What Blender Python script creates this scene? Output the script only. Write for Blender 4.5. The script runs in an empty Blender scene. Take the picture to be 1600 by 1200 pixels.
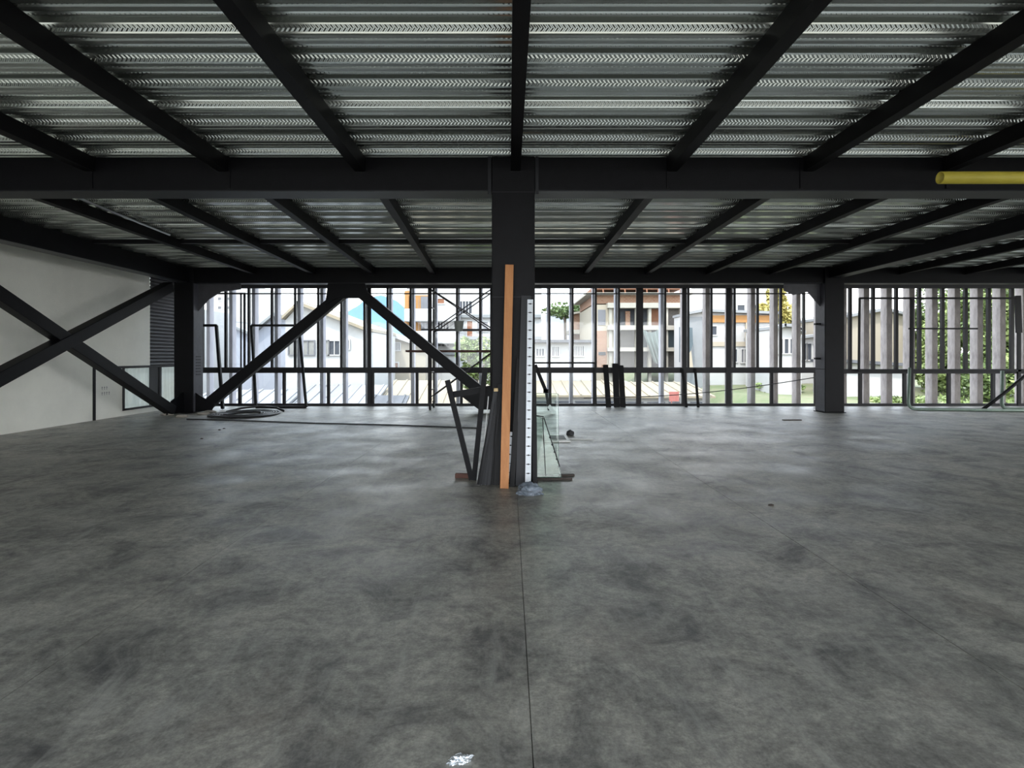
import bpy, math, random
from mathutils import Vector, Matrix, noise
random.seed(7)
PI = math.pi
scn = bpy.context.scene
COL = scn.collection
# ------------------------------------------------------------------ camera, sky, sun, exposure
F, CX, HY, EYE = 900.0, 795.0, 557.0, 1.5
cam_d = bpy.data.cameras.new('camera'); cam = bpy.data.objects.new('camera', cam_d); COL.objects.link(cam)
cam.location = (0, 0, EYE); cam.rotation_euler = (PI/2, 0, 0)
cam_d.sensor_fit = 'HORIZONTAL'; cam_d.sensor_width = 36; cam_d.lens = F*36/1600
cam_d.shift_x = (800-CX)/1600; cam_d.shift_y = -(600-HY)/1600
cam_d.clip_start = .05; cam_d.clip_end = 3000
scn.camera = cam
scn.view_settings.view_transform = 'Standard'; scn.view_settings.look = 'None'
scn.view_settings.gamma = 1; scn.view_settings.use_curve_mapping = False
scn.view_settings.exposure = 2.2
SKY_STRENGTH, SUN_STRENGTH = 1.35, .95
w = bpy.data.worlds.new('sky'); scn.world = w; w.use_nodes = True
nt = w.node_tree; nt.nodes.clear()
def N(nt, t, **k):
    n = nt.nodes.new(t)
    for a, b in k.items(): setattr(n, a, b)
    return n
tc = N(nt, 'ShaderNodeTexCoord'); sx = N(nt, 'ShaderNodeSeparateXYZ'); nt.links.new(tc.outputs['Generated'], sx.inputs[0])
rp = N(nt, 'ShaderNodeValToRGB'); nt.links.new(sx.outputs['Z'], rp.inputs[0])
e = rp.color_ramp.elements; e[0].position = 0.0; e[0].color = (.95, .97, 1, 1); e[1].position = .75; e[1].color = (.50, .66, .92, 1)
m_ = e.new(.2); m_.color = (.80, .90, 1, 1)
cn = N(nt, 'ShaderNodeTexNoise'); cn.inputs['Scale'].default_value = 2.2; cn.inputs['Detail'].default_value = 6
mp = N(nt, 'ShaderNodeMapping'); mp.inputs['Scale'].default_value = (1, 1, 3); nt.links.new(tc.outputs['Generated'], mp.inputs[0]); nt.links.new(mp.outputs[0], cn.inputs[0])
cr = N(nt, 'ShaderNodeValToRGB'); cr.color_ramp.elements[0].position = .42; cr.color_ramp.elements[1].position = .62; nt.links.new(cn.outputs[0], cr.inputs[0])
mx = N(nt, 'ShaderNodeMixRGB'); nt.links.new(cr.outputs[0], mx.inputs[0]); nt.links.new(rp.outputs[0], mx.inputs[1]); mx.inputs[2].default_value = (1, 1, 1, 1)
bg = N(nt, 'ShaderNodeBackground'); bg.inputs[1].default_value = SKY_STRENGTH; nt.links.new(mx.outputs[0], bg.inputs[0])
wo = N(nt, 'ShaderNodeOutputWorld'); nt.links.new(bg.outputs[0], wo.inputs[0])
sd = bpy.data.lights.new('sun', 'SUN'); sd.energy = SUN_STRENGTH; sd.angle = math.radians(1.0); sd.color = (1, .95, .87)
sun = bpy.data.objects.new('sun', sd); COL.objects.link(sun)
sun.rotation_euler = Vector((-.35, -.75, 1.25)).to_track_quat('Z', 'Y').to_euler(); sun.location = (-6, -20, 20)
scn.cycles.max_bounces = 10; scn.cycles.diffuse_bounces = 6; scn.cycles.glossy_bounces = 4; scn.cycles.transparent_max_bounces = 24
scn.cycles.sample_clamp_indirect = 6; scn.cycles.use_denoising = True

# ------------------------------------------------------------------ materials
def mat(name, col, rough=.6, metal=0, var=0, vscale=3, col2=None, bump=0, bscale=30, spec=None, stretch=(1, 1, 1)):
    m = bpy.data.materials.new(name); m.use_nodes = True
    t = m.node_tree; b = t.nodes['Principled BSDF']
    b.inputs['Base Color'].default_value = (*col, 1); b.inputs['Roughness'].default_value = rough; b.inputs['Metallic'].default_value = metal
    if spec is not None: b.inputs['Specular IOR Level'].default_value = spec
    c = N(t, 'ShaderNodeTexCoord'); q = N(t, 'ShaderNodeMapping'); q.inputs['Scale'].default_value = stretch
    t.links.new(c.outputs['Object'], q.inputs[0])
    if var or col2:
        n = N(t, 'ShaderNodeTexNoise'); n.inputs['Scale'].default_value = vscale; n.inputs['Detail'].default_value = 6; n.inputs['Roughness'].default_value = .65
        t.links.new(q.outputs[0], n.inputs[0])
        r = N(t, 'ShaderNodeValToRGB'); r.color_ramp.elements[0].position = .35; r.color_ramp.elements[1].position = .65
        c2 = col2 or tuple(max(0, x*(1-var)) for x in col)
        r.color_ramp.elements[0].color = (*c2, 1); r.color_ramp.elements[1].color = (*col, 1)
        t.links.new(n.outputs[0], r.inputs[0]); t.links.new(r.outputs[0], b.inputs['Base Color'])
    if bump:
        n = N(t, 'ShaderNodeTexNoise'); n.inputs['Scale'].default_value = bscale; n.inputs['Detail'].default_value = 5
        t.links.new(q.outputs[0], n.inputs[0])
        u = N(t, 'ShaderNodeBump'); u.inputs['Strength'].default_value = bump; u.inputs['Distance'].default_value = .02
        t.links.new(n.outputs[0], u.inputs['Height']); t.links.new(u.outputs[0], b.inputs['Normal'])
    return m
M = {}
M['steel'] = mat('black_painted_steel', (.0038, .0038, .0052), .5, 0, .35, 6, bump=.12, bscale=60, spec=.17)
M['joist'] = mat('black_joist_paint', (.004, .0036, .0045), .55, 0, .3, 5, spec=.16)
M['frame'] = mat('black_window_frame', (.010, .009, .011), .5, spec=.3)
M['black'] = mat('matt_black', (.007, .007, .008), .6, 0, .3, 9, spec=.3)
M['profile'] = mat('dark_profile', (.011, .012, .015), .45, .1, spec=.35)
M['header'] = mat('grey_painted_header', (.05, .048, .055), .5)
M['flank'] = mat('flank_sheen_grey', (.075, .075, .09), .5, 0, .3, 4)  # grey carries the grazing facade sheen on the column flanks
M['wood'] = mat('orange_timber', (.52, .23, .08), .6, 0, 0, 6, (.42, .17, .055), .25, 40, stretch=(3, 3, .35))
M['oldwood'] = mat('red_brown_wood', (.13, .055, .04), .75, 0, .4, 8)
M['darkwood'] = mat('dark_wood', (.05, .035, .028), .75, 0, .4, 8)
M['yellow'] = mat('yellow_pipe_plastic', (.62, .52, .07), .45, 0, .12, 4)
M['whitewall'] = mat('white_plaster_wall', (.86, .86, .78), .8, 0, .08, 1.2, bump=.25, bscale=70)
M['sky_gap'] = mat('sky_gap_white', (.7, .7, .66), .8, 0, .1, 2)  # white for the bright line of sky over the header
M['fin'] = mat('weathered_grey_fin', (.50, .485, .53), .8, 0, .2, 4, bump=.3, bscale=25, stretch=(1, 1, .4))
M['fin2'] = mat('brown_grey_fin', (.46, .42, .40), .85, 0, .4, 5, bump=.4, bscale=25, stretch=(1, 1, .4))
M['galv'] = mat('galvanised_strip', (.55, .58, .6), .35, .6, .15, 20)
M['cable'] = mat('black_rubber_cable', (.015, .015, .016), .5)
M['green'] = mat('pale_green_tube', (.20, .27, .22), .4, .2, .2, 5)
M['bag'] = mat('blue_grey_plastic', (.22, .26, .31), .25, 0, .7, 9)
M['foil'] = mat('crumpled_foil', (.8, .85, .9), .22, .7)
M['scaff'] = mat('scaffold_steel', (.05, .042, .042), .5, .4, .4, 8)
M['plank'] = mat('scaffold_plank', (.12, .06, .05), .8, 0, .3, 6)
M['bucket'] = mat('grey_bucket', (.22, .24, .22), .6)
M['white'] = mat('white_paint', (.75, .75, .74), .5)
M['rubber'] = mat('caster_rubber', (.02, .02, .02), .7)
M['cork'] = mat('pale_wood_scrap', (.6, .45, .24), .7)
def glassmat(name, tint, gl=.10):
    m = bpy.data.materials.new(name); m.use_nodes = True; t = m.node_tree; t.nodes.clear()
    tr = N(t, 'ShaderNodeBsdfTransparent'); tr.inputs[0].default_value = (*tint, 1)
    g = N(t, 'ShaderNodeBsdfGlossy'); g.inputs['Roughness'].default_value = .03
    lw = N(t, 'ShaderNodeLayerWeight'); lw.inputs[0].default_value = .5   # facing term, the same from both sides
    pw = N(t, 'ShaderNodeMath', operation='POWER'); t.links.new(lw.outputs['Facing'], pw.inputs[0]); pw.inputs[1].default_value = 4.5
    fr = N(t, 'ShaderNodeMath', operation='MULTIPLY_ADD'); t.links.new(pw.outputs[0], fr.inputs[0]); fr.inputs[1].default_value = .7; fr.inputs[2].default_value = .03
    mi = N(t, 'ShaderNodeMixShader'); o = N(t, 'ShaderNodeOutputMaterial')
    t.links.new(fr.outputs[0], mi.inputs[0]); t.links.new(tr.outputs[0], mi.inputs[1]); t.links.new(g.outputs[0], mi.inputs[2]); t.links.new(mi.outputs[0], o.inputs[0])
    return m
M['glass'] = glassmat('clear_window_glass', (.95, .97, .97))
M['sheetglass'] = glassmat('greenish_sheet_glass', (.90, .95, .915))
M['glassedge'] = mat('dark_green_glass_edge', (.03, .09, .07), .2)

M['sheer'] = bpy.data.materials.new('sheer_white_curtain'); M['sheer'].use_nodes = True
_t = M['sheer'].node_tree; _t.nodes.clear(); _a = N(_t, 'ShaderNodeBsdfDiffuse'); _b = N(_t, 'ShaderNodeBsdfTranslucent'); _m = N(_t, 'ShaderNodeMixShader'); _o = N(_t, 'ShaderNodeOutputMaterial')
_a.inputs[0].default_value = (.5, .52, .48, 1); _b.inputs[0].default_value = (.22, .235, .22, 1); _m.inputs[0].default_value = .5
_t.links.new(_a.outputs[0], _m.inputs[1]); _t.links.new(_b.outputs[0], _m.inputs[2]); _t.links.new(_m.outputs[0], _o.inputs[0])
# concrete floor
def concrete():
    m = bpy.data.materials.new('trowelled_concrete'); m.use_nodes = True; t = m.node_tree; b = t.nodes['Principled BSDF']
    g = N(t, 'ShaderNodeNewGeometry'); P = g.outputs['Position']
    def noi(scale, det=6, rough=.6, stretch=(1, 1, 1), rot=0, dist=0):
        q = N(t, 'ShaderNodeMapping'); q.inputs['Scale'].default_value = stretch; q.inputs['Rotation'].default_value = (0, 0, rot)
        t.links.new(P, q.inputs[0]); n = N(t, 'ShaderNodeTexNoise'); n.inputs['Scale'].default_value = scale; n.inputs['Detail'].default_value = det
        n.inputs['Roughness'].default_value = rough; n.inputs['Distortion'].default_value = dist; t.links.new(q.outputs[0], n.inputs[0]); return n.outputs[0]
    def ramp(src, stops):
        r = N(t, 'ShaderNodeValToRGB'); els = r.color_ramp.elements
        els[0].position, els[0].color = stops[0][0], (*stops[0][1], 1); els[1].position, els[1].color = stops[-1][0], (*stops[-1][1], 1)
        for p, c in stops[1:-1]: x = els.new(p); x.color = (*c, 1)
        t.links.new(src, r.inputs[0]); return r.outputs[0]
    def mix(mode, f, a, c):
        x = N(t, 'ShaderNodeMixRGB', blend_type=mode); 
        if isinstance(f, (int, float)): x.inputs[0].default_value = f
        else: t.links.new(f, x.inputs[0])
        t.links.new(a, x.inputs[1])
        if isinstance(c, tuple): x.inputs[2].default_value = (*c, 1)
        else: t.links.new(c, x.inputs[2])
        return x.outputs[0]
    base = ramp(noi(.55, 4, .55), [(.3, (.29, .288, .268)), (.7, (.42, .405, .365))])
    blot = ramp(noi(1.9, 10, .72, dist=.6), [(.36, (.30, .30, .33)), (.47, (.74, .74, .74)), (.60, (1.18, 1.18, 1.15))])
    c = mix('MULTIPLY', .9, base, blot)
    fine = ramp(noi(16, 9, .78), [(.34, (.42, .42, .42)), (.66, (1.36, 1.36, 1.33))])
    c = mix('MULTIPLY', .75, c, fine)
    spk = ramp(noi(70, 4, .7), [(.3, (.5, .5, .5)), (.7, (1.4, 1.4, 1.4))])
    c = mix('MULTIPLY', .5, c, spk)
    streak = ramp(noi(1.9, 8, .7, (3.2, .7, 1), .35, .6), [(.53, (0, 0, 0)), (.72, (1, 1, 1))])
    c = mix('MIX', mix('MULTIPLY', 1, streak, (.55, .55, .55)), c, (.46, .46, .42))
    rust = ramp(noi(.9, 6, .6, (1, 1, 1), 1.1), [(.58, (0, 0, 0)), (.72, (1, 1, 1))])
    c = mix('MIX', mix('MULTIPLY', 1, rust, (.35, .35, .35)), c, (.19, .15, .13))
    t.links.new(c, b.inputs['Base Color'])
    r = ramp(noi(1.1, 6, .6), [(.3, (.34, .34, .34)), (.7, (.58, .58, .58))]); t.links.new(r, b.inputs['Roughness'])
    a = N(t, 'ShaderNodeBump'); a.inputs['Strength'].default_value = .35; a.inputs['Distance'].default_value = .012; t.links.new(noi(3.2, 9, .62, dist=.8), a.inputs['Height'])
    a2 = N(t, 'ShaderNodeBump'); a2.inputs['Strength'].default_value = .22; a2.inputs['Distance'].default_value = .004; t.links.new(noi(45, 5, .6), a2.inputs['Height'])
    t.links.new(a.outputs[0], a2.inputs['Normal']); t.links.new(a2.outputs[0], b.inputs['Normal'])
    return m
M['concrete'] = concrete()
# galvanised deck with pressed dimples on the webs
def deckmat():
    m = bpy.data.materials.new('galvanised_deck'); m.use_nodes = True; t = m.node_tree; b = t.nodes['Principled BSDF']
    b.inputs['Metallic'].default_value = .85; b.inputs['Anisotropic'].default_value = .85; tg = N(t, 'ShaderNodeCombineXYZ'); tg.inputs[0].default_value = 1; t.links.new(tg.outputs[0], b.inputs['Tangent'])
    g = N(t, 'ShaderNodeNewGeometry'); s = N(t, 'ShaderNodeSeparateXYZ'); t.links.new(g.outputs['Position'], s.inputs[0])
    ns = N(t, 'ShaderNodeSeparateXYZ'); t.links.new(g.outputs['True Normal'], ns.inputs[0])
    def mth(op, a, bb=None):
        x = N(t, 'ShaderNodeMath', operation=op)
        for i, v in enumerate((a, bb)):
            if v is None: continue
            if isinstance(v, (int, float)): x.inputs[i].default_value = v
            else: t.links.new(v, x.inputs[i])
        return x.outputs[0]
    web = mth('GREATER_THAN', mth('ABSOLUTE', ns.outputs['Y']), .45)
    zz = mth('ABSOLUTE', mth('SUBTRACT', s.outputs['Z'], 3.892))
    ph = mth('ADD', mth('MULTIPLY', s.outputs['X'], 2*PI/.036), mth('MULTIPLY', zz, 160))
    dots = mth('MULTIPLY', mth('MULTIPLY', mth('SINE', ph), web), mth('LESS_THAN', zz, .021))
    bu = N(t, 'ShaderNodeBump'); bu.inputs['Strength'].default_value = .4; bu.inputs['Distance'].default_value = .004; t.links.new(dots, bu.inputs['Height'])
    q = N(t, 'ShaderNodeMapping'); q.inputs['Scale'].default_value = (.06, 3, 3); t.links.new(g.outputs['Position'], q.inputs[0])
    n = N(t, 'ShaderNodeTexNoise'); n.inputs['Scale'].default_value = 1.6; n.inputs['Detail'].default_value = 5; t.links.new(q.outputs[0], n.inputs[0])
    r = N(t, 'ShaderNodeValToRGB'); r.color_ramp.elements[0].position = .3; r.color_ramp.elements[1].position = .7
    r.color_ramp.elements[0].color = (.34, .37, .345, 1); r.color_ramp.elements[1].color = (.56, .59, .555, 1)
    t.links.new(n.outputs[0], r.inputs[0]); t.links.new(r.outputs[0], b.inputs['Base Color'])
    rr = mth('ADD', mth('MULTIPLY', n.outputs[0], .08), .12); t.links.new(rr, b.inputs['Roughness'])
    b2 = N(t, 'ShaderNodeBump'); b2.inputs['Strength'].default_value = .02; b2.inputs['Distance'].default_value = .02; t.links.new(n.outputs[0], b2.inputs['Height'])
    t.links.new(b2.outputs[0], bu.inputs['Normal']); t.links.new(bu.outputs[0], b.inputs['Normal'])
    return m
M['deck'] = deckmat()
# exterior
M['plasterwhite'] = mat('white_plaster', (.385, .38, .37), .85, 0, .08, .5)  # off-white plaster base colour
M['plasterblue'] = mat('pale_blue_plaster', (.30, .315, .36), .85, 0, .06, .5)
M['plastercream'] = mat('cream_plaster', (.31, .273, .211), .85, 0, .08, .5)
M['plastergrey'] = mat('grey_plaster', (.205, .214, .217), .85, 0, .15, .5)
M['orange'] = mat('orange_render', (.31, .155, .05), .8, 0, .15, .6)
M['rawconcrete'] = mat('raw_concrete', (.341, .316, .273), .85, 0, .2, .8)
M['slab'] = mat('pale_slab', (.298, .279, .236), .85, 0, .1, .8)
M['terracotta'] = mat('terracotta', (.236, .099, .05), .8, 0, .3, 1)
M['tarp'] = mat('blue_grey_tarp', (.062, .087, .099), .6, 0, .3, 1.2)
M['tarpg'] = mat('pale_green_net', (.149, .186, .174), .7, 0, .3, 1.2)
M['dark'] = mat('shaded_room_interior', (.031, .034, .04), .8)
M['ext_glass'] = mat('dark_window_pane', (.045, .05, .06), .4, spec=.2)
M['curtain'] = mat('curtained_pane', (.20, .195, .18), .4, 0, .3, 2)
M['metalgrey'] = mat('grey_shutter', (.12, .12, .13), .6)
M['red'] = mat('faded_red_board', (.341, .112, .093), .7)
M['mountain'] = mat('haze_blue_mountain', (.087, .167, .229), 1, 0, .15, .01)  # distance haze is painted into the blue base colour
M['earth'] = mat('dusty_ground', (.26, .236, .192), .95, 0, .3, .2)
M['grass'] = mat('rough_grass', (.093, .124, .05), .95, 0, 0, .6, (.155, .149, .087), .6, 3)
M['leaf'] = mat('green_leaves', (.12, .17, .05), .6, 0, 0, 1.3, (.06, .10, .03))
M['leafbright'] = mat('bright_green_leaves', (.22, .27, .09), .6, 0, 0, 1.3, (.13, .19, .06))
M['leafyellow'] = mat('yellow_palm_leaves', (.40, .33, .10), .6, 0, 0, 1.3, (.26, .24, .07))
M['bark'] = mat('pale_bark', (.149, .118, .093), .9, 0, .3, 3)
def brickmat(name, c1, c2, mortar, sc):
    m = bpy.data.materials.new(name); m.use_nodes = True; t = m.node_tree; b = t.nodes['Principled BSDF']; b.inputs['Roughness'].default_value = .9
    g = N(t, 'ShaderNodeNewGeometry'); s = N(t, 'ShaderNodeSeparateXYZ'); t.links.new(g.outputs['Position'], s.inputs[0])
    a = N(t, 'ShaderNodeMath', operation='ADD'); t.links.new(s.outputs['X'], a.inputs[0]); t.links.new(s.outputs['Y'], a.inputs[1])
    c = N(t, 'ShaderNodeCombineXYZ'); t.links.new(a.outputs[0], c.inputs[0]); t.links.new(s.outputs['Z'], c.inputs[1])
    k = N(t, 'ShaderNodeTexBrick'); k.inputs['Color1'].default_value = (*c1, 1); k.inputs['Color2'].default_value = (*c2, 1); k.inputs['Mortar'].default_value = (*mortar, 1)
    k.inputs['Scale'].default_value = sc; t.links.new(c.outputs[0], k.inputs[0]); t.links.new(k.outputs[0], b.inputs['Base Color']); return m
M['brick'] = brickmat('clay_brick', (.211, .099, .056), (.248, .136, .081), (.236, .205, .167), 2.2)
M['greybrick'] = brickmat('grey_block', (.093, .087, .081), (.118, .105, .096), (.149, .136, .124), 2.2)
M['tile'] = mat('cream_roof_sheet', (.26, .211, .143), .8, 0, 0, .9, (.205, .18, .136), stretch=(4, .6, 1))
M['rooflight'] = mat('pale_roof_sheet', (.248, .248, .254), .8, 0, .25, .7, stretch=(4, .6, 1))
M['roofdark'] = mat('dark_grey_roof', (.093, .096, .105), .8, 0, .3, 1, stretch=(4, .6, 1))

# ------------------------------------------------------------------ mesh helpers
class MB:
    def __init__(s): s.v = []; s.f = []; s.smooth = False
    def add(s, vs, fs):
        o = len(s.v); s.v += [Vector(x) for x in vs]; s.f += [tuple(i+o for i in q) for q in fs]; return s
    def box(s, x0, x1, y0, y1, z0, z1):
        return s.add([(x0,y0,z0),(x1,y0,z0),(x1,y1,z0),(x0,y1,z0),(x0,y0,z1),(x1,y0,z1),(x1,y1,z1),(x0,y1,z1)],
                     [(0,3,2,1),(4,5,6,7),(0,1,5,4),(1,2,6,5),(2,3,7,6),(3,0,4,7)])
    def bar(s, p, q, w, d, side=(0, 1, 0)):
        """square-edged bar from p to q; d is its size along 'side', w the other way"""
        p, q = Vector(p), Vector(q); t = (q-p).normalized(); b = Vector(side); b = (b - t*b.dot(t)).normalized(); a = t.cross(b)
        vs = []
        for c in (p, q):
            for i, j in ((-1,-1),(1,-1),(1,1),(-1,1)): vs.append(c + a*i*w/2 + b*j*d/2)
        return s.add(vs, [(0,3,2,1),(4,5,6,7),(0,1,5,4),(1,2,6,5),(2,3,7,6),(3,0,4,7)])
    def tube(s, pts, r, n=8, caps=True):
        pts = [Vector(p) for p in pts]; o = len(s.v); up = Vector((0, 0, 1)); prev = None
        for i, p in enumerate(pts):
            t = (pts[min(i+1, len(pts)-1)] - pts[max(i-1, 0)]).normalized()
            if prev is None:
                a = t.cross(up)
                if a.length < .05: a = t.cross(Vector((1, 0, 0)))
            else: a = prev - t*prev.dot(t)
            a.normalize(); prev = a; b = t.cross(a)
            for k in range(n): s.v.append(p + (a*math.cos(2*PI*k/n) + b*math.sin(2*PI*k/n))*r)
        for i in range(len(pts)-1):
            for k in range(n):
                k2 = (k+1) % n; s.f.append((o+i*n+k, o+i*n+k2, o+(i+1)*n+k2, o+(i+1)*n+k))
        if caps: s.f.append(tuple(o+k for k in range(n))[::-1]); s.f.append(tuple(o+(len(pts)-1)*n+k for k in range(n)))
        return s
    def prism(s, poly, vec):
        """poly: 3-D points of one face, extruded by vec"""
        n = len(poly); vec = Vector(vec); a = [Vector(p) for p in poly]; b = [p+vec for p in a]
        fs = [tuple(range(n))[::-1], tuple(range(n, 2*n))] + [(i, (i+1) % n, n+(i+1) % n, n+i) for i in range(n)]
        return s.add(a+b, fs)
    def build(s, name, m, parent=None, smooth=False, bevel=0, **props):
        xs = [v.x for v in s.v]; ys = [v.y for v in s.v]; zs = [v.z for v in s.v]
        o = Vector(((min(xs)+max(xs))/2, (min(ys)+max(ys))/2, min(zs)))
        me = bpy.data.meshes.new(name); me.from_pydata([v-o for v in s.v], [], s.f); me.validate()
        me.materials.append(M[m]); ob = bpy.data.objects.new(name, me); COL.objects.link(ob)
        if smooth: me.shade_smooth()
        import bmesh
        bm = bmesh.new(); bm.from_mesh(me); bmesh.ops.recalc_face_normals(bm, faces=bm.faces); bm.to_mesh(me); bm.free()
        ob.location = o
        if parent is not None: ob.parent = parent; ob.location = o - WL[parent.name]
        WL[ob.name] = o
        if bevel:
            b = ob.modifiers.new('bevel', 'BEVEL'); b.width = bevel; b.segments = 2; b.limit_method = 'ANGLE'
        for k, v in props.items(): ob[k] = v
        return ob
WL = {}
def thing(name, label, cat, loc, group=None):
    o = bpy.data.objects.new(name, None); COL.objects.link(o); o.location = loc; WL[o.name] = Vector(loc); o.empty_display_size = .1
    o['label'] = label; o['category'] = cat
    if group: o['group'] = group
    return o
def tag(o, label, cat, group=None):
    o['label'] = label; o['category'] = cat
    if group: o['group'] = group
    return o
def struct(o): o['kind'] = 'structure'; return o
def sempty(name, loc):
    o = bpy.data.objects.new(name, None); COL.objects.link(o); o.location = loc; WL[o.name] = Vector(loc); return struct(o)
def P(px, py, Y): return Vector(((px-CX)*Y/F, Y, EYE-(py-HY)*Y/F))
def G(px, py):   # point on the floor under a pixel
    Y = EYE*F/(py-HY); return Vector(((px-CX)*Y/F, Y, 0))
def copy_piece(o, name, dx, parent):
    c = o.copy(); COL.objects.link(c); c.name = name; c.parent = parent; c.location = o.location + Vector(dx); return c

# ------------------------------------------------------------------ shell
YF, YB, XL, XR = 17.5, -4.6, -10.0, 24.0
DZ = 3.86
fl = struct(MB().box(XL, XR, YB, 17.72, -.45, -.015).build('floor', 'concrete'))
cuts = [XL, -6.75, -2.22, .09, 2.32, 6.9, 11.5, 17.5, XR]
for a, b in zip(cuts, cuts[1:]):
    MB().box(a+.002, b-.002, YB, 17.72, -.015, 0).build('floor_slab', 'concrete', fl)
# ceiling: concrete above, ribbed steel sheets below
ce = struct(MB().box(XL, XR, YB, 17.9, DZ+.08, DZ+.2).build('ceiling', 'rawconcrete'))
def sheet(y0):
    p = []
    for k in range(3):
        o = y0 + k*.42
        p += [(o, DZ), (o+.045, DZ), (o+.055, DZ+.014), (o+.075, DZ+.014), (o+.085, DZ), (o+.13, DZ), (o+.17, DZ+.064), (o+.245, DZ+.064), (o+.255, DZ+.048),
              (o+.275, DZ+.048), (o+.285, DZ+.064), (o+.38, DZ+.064)]
    p += [(y0+1.26-.012, DZ), (y0+1.26-.012, DZ-.014), (y0+1.26-.0005, DZ-.014), (y0+1.26-.0005, DZ)]
    return p
y = YB
k = 0
while y < 17.7:
    pr = sheet(y); n = len(pr); b = MB(); xs = (XL+.02, XR-.02)
    b.add([(xs[0], a, z) for a, z in pr] + [(xs[1], a, z) for a, z in pr], [(i, i+1, n+i+1, n+i) for i in range(n-1)])
    b.build('deck_sheet', 'deck', ce); y += 1.26
# left white wall
WX = -9.72
wl = MB().box(WX-.15, WX, YB, 14.5, 0, DZ); wl.box(WX-.15, WX, 14.5, 15.6, 1.24, DZ); wl.box(WX-.15, WX, 14.5, 17.6, 0, .13)
wl = struct(wl.build('wall_left', 'whitewall'))
MB().box(WX-.01, WX+.02, 13.45, 13.53, 0, 1.26).build('joint_strip', 'black', wl)
# scuffs in the wall: grey hand-written lines beside the joint strip
sc_ = MB()
for i in range(7):
    yy = 13.75 + (i % 4)*.08; zz = .62 + (i // 4)*.13
    sc_.box(WX, WX+.003, yy, yy+.035, zz, zz+.012); sc_.box(WX, WX+.003, yy+.01, yy+.018, zz-.05, zz+.03)
sc_.build('pencil_marks', 'metalgrey', wl)
# corrugated black panel above the side window
n = 26; pr = []
for i in range(n*4+1):
    z = 1.26 + (3.79-1.26)*i/(n*4); pr.append((WX-.02 + .032*math.sin(2*PI*i/4*.999+.3), z))
cp = MB(); L = len(pr); cp.add([(x, 15.6, z) for x, z in pr] + [(x, 17.45, z) for x, z in pr], [(i, i+1, L+i+1, L+i) for i in range(L-1)])
cp.build('corrugated_panel', 'profile', wl, smooth=True)
w2 = sempty('window_2', (WX, 16, .13))
MB().box(WX-.05, WX+.04, 13.9, 17.45, 1.20, 1.26).build('window_rail', 'frame', w2)
for yy, ww in ((14.52, .07), (16.05, .09), (17.40, .08)): MB().box(WX-.05, WX+.02, yy-ww/2, yy+ww/2, .13, 1.2).build('window_post', 'frame', w2)
MB().box(WX-.05, WX+.02, 14.5, 17.44, .13, .18).build('window_sill', 'frame', w2)
for a, b in ((14.56, 16.0), (16.1, 17.36)): MB().box(WX-.03, WX-.024, a, b, .18, 1.2).build('pane', 'glass', w2)
MB().box(WX-.02, WX+.0, 15.6, 15.95, .18, 1.2).build('screen_panel', 'profile', w2)
cu = MB(); nc = 120; rows = [(WX-.10 - .025*math.sin(k*.9) - .012*math.sin(k*.37), 14.5 + 2.9*k/nc) for k in range(nc+1)]
cu.add([(x, yy, .15) for x, yy in rows] + [(x, yy, 1.23) for x, yy in rows], [(k, k+1, nc+2+k, nc+1+k) for k in range(nc)]).build('curtain', 'sheer', w2, smooth=True)
# back glazed wall (window_1), header, outside fins
w1 = sempty('window_1', (0, YF, 0))
MB().box(-9.6, XR, YF-.06, YF+.06, 3.57, 3.70).build('header', 'header', w1)
MB().box(-9.6, XR, YF-.07, YF-.0, 3.702, 3.725).build('sky_gap_strip', 'sky_gap', w1)  # added pale strip painting the sky glimpsed through the gap above the header
for u, v, z0, z1 in ((377, 379, 1.17, 3.38), (382, 385, 1.17, 3.38)): MB().box((u-CX)*YF/F, (v-CX)*YF/F, YF-.075, YF-.046, z0, z1).build('casement_stile', 'frame', w1)
MB().box((318-CX)*YF/F, (385-CX)*YF/F, YF-.075, YF-.046, 3.38, 3.43).build('casement_rail', 'frame', w1)
MB().box(-9.6, XR, YF-.05, YF+.05, 0, .075).build('bottom_rail', 'frame', w1)
MB().box(-9.6, 9.3, YF-.06, YF+.06, 1.0, 1.17).build('middle_rail', 'frame', w1)
MB().box(9.3, XR, YF-.06, YF+.06, .98, 1.12).build('middle_rail', 'frame', w1)
MB().box(-9.3, 9.2, YF-.02, YF+.02, 3.39, 3.425).build('transom', 'frame', w1)
mull_px = []
thick = {578: .11, 672: .11, 997: .15, 1068: .13, 1137: .15}
base = None
for k in range(-1, 48):
    px = 317 + 36.1*k
    X = (px-CX)*YF/F
    if X > XR-.2 or X < -9.58: continue
    mull_px.append(X)
    wd = .062 if X < 9 else .09
    MB().box(X-wd/2, X+wd/2, YF-.045, YF+.045, 1.17 if X < 9.3 else 1.12, 3.57).build('mullion', 'frame', w1)
for px, wd in thick.items():
    X = (px-CX)*YF/F; MB().box(X-wd/2, X+wd/2, YF-.085, YF-.046, .075, 3.57).build('frame_post', 'frame', w1)
lowx = []
for k in range(0, 24):
    X = (375 + 69.2*k - CX)*YF/F
    if X > XR-.3: break
    lowx.append(X); MB().box(X-.04, X+.04, YF-.045, YF+.045, .075, 1.0 if X < 9.3 else .98).build('lower_mullion', 'frame', w1)
ee = [-9.58] + [x for x in lowx if x < 9.2]
for a, b in zip(ee, ee[1:]): MB().box(a+.045, b-.045, YF-.003, YF+.003, .08, .995).build('lower_pane', 'glass', w1)
mm = [x for x in mull_px if x < 5.0]
for a, b in zip(mm, mm[1:]): MB().box(a+.035, b-.035, YF+.022, YF+.027, 1.175, 3.565).build('pane', 'glass', w1)
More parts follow.
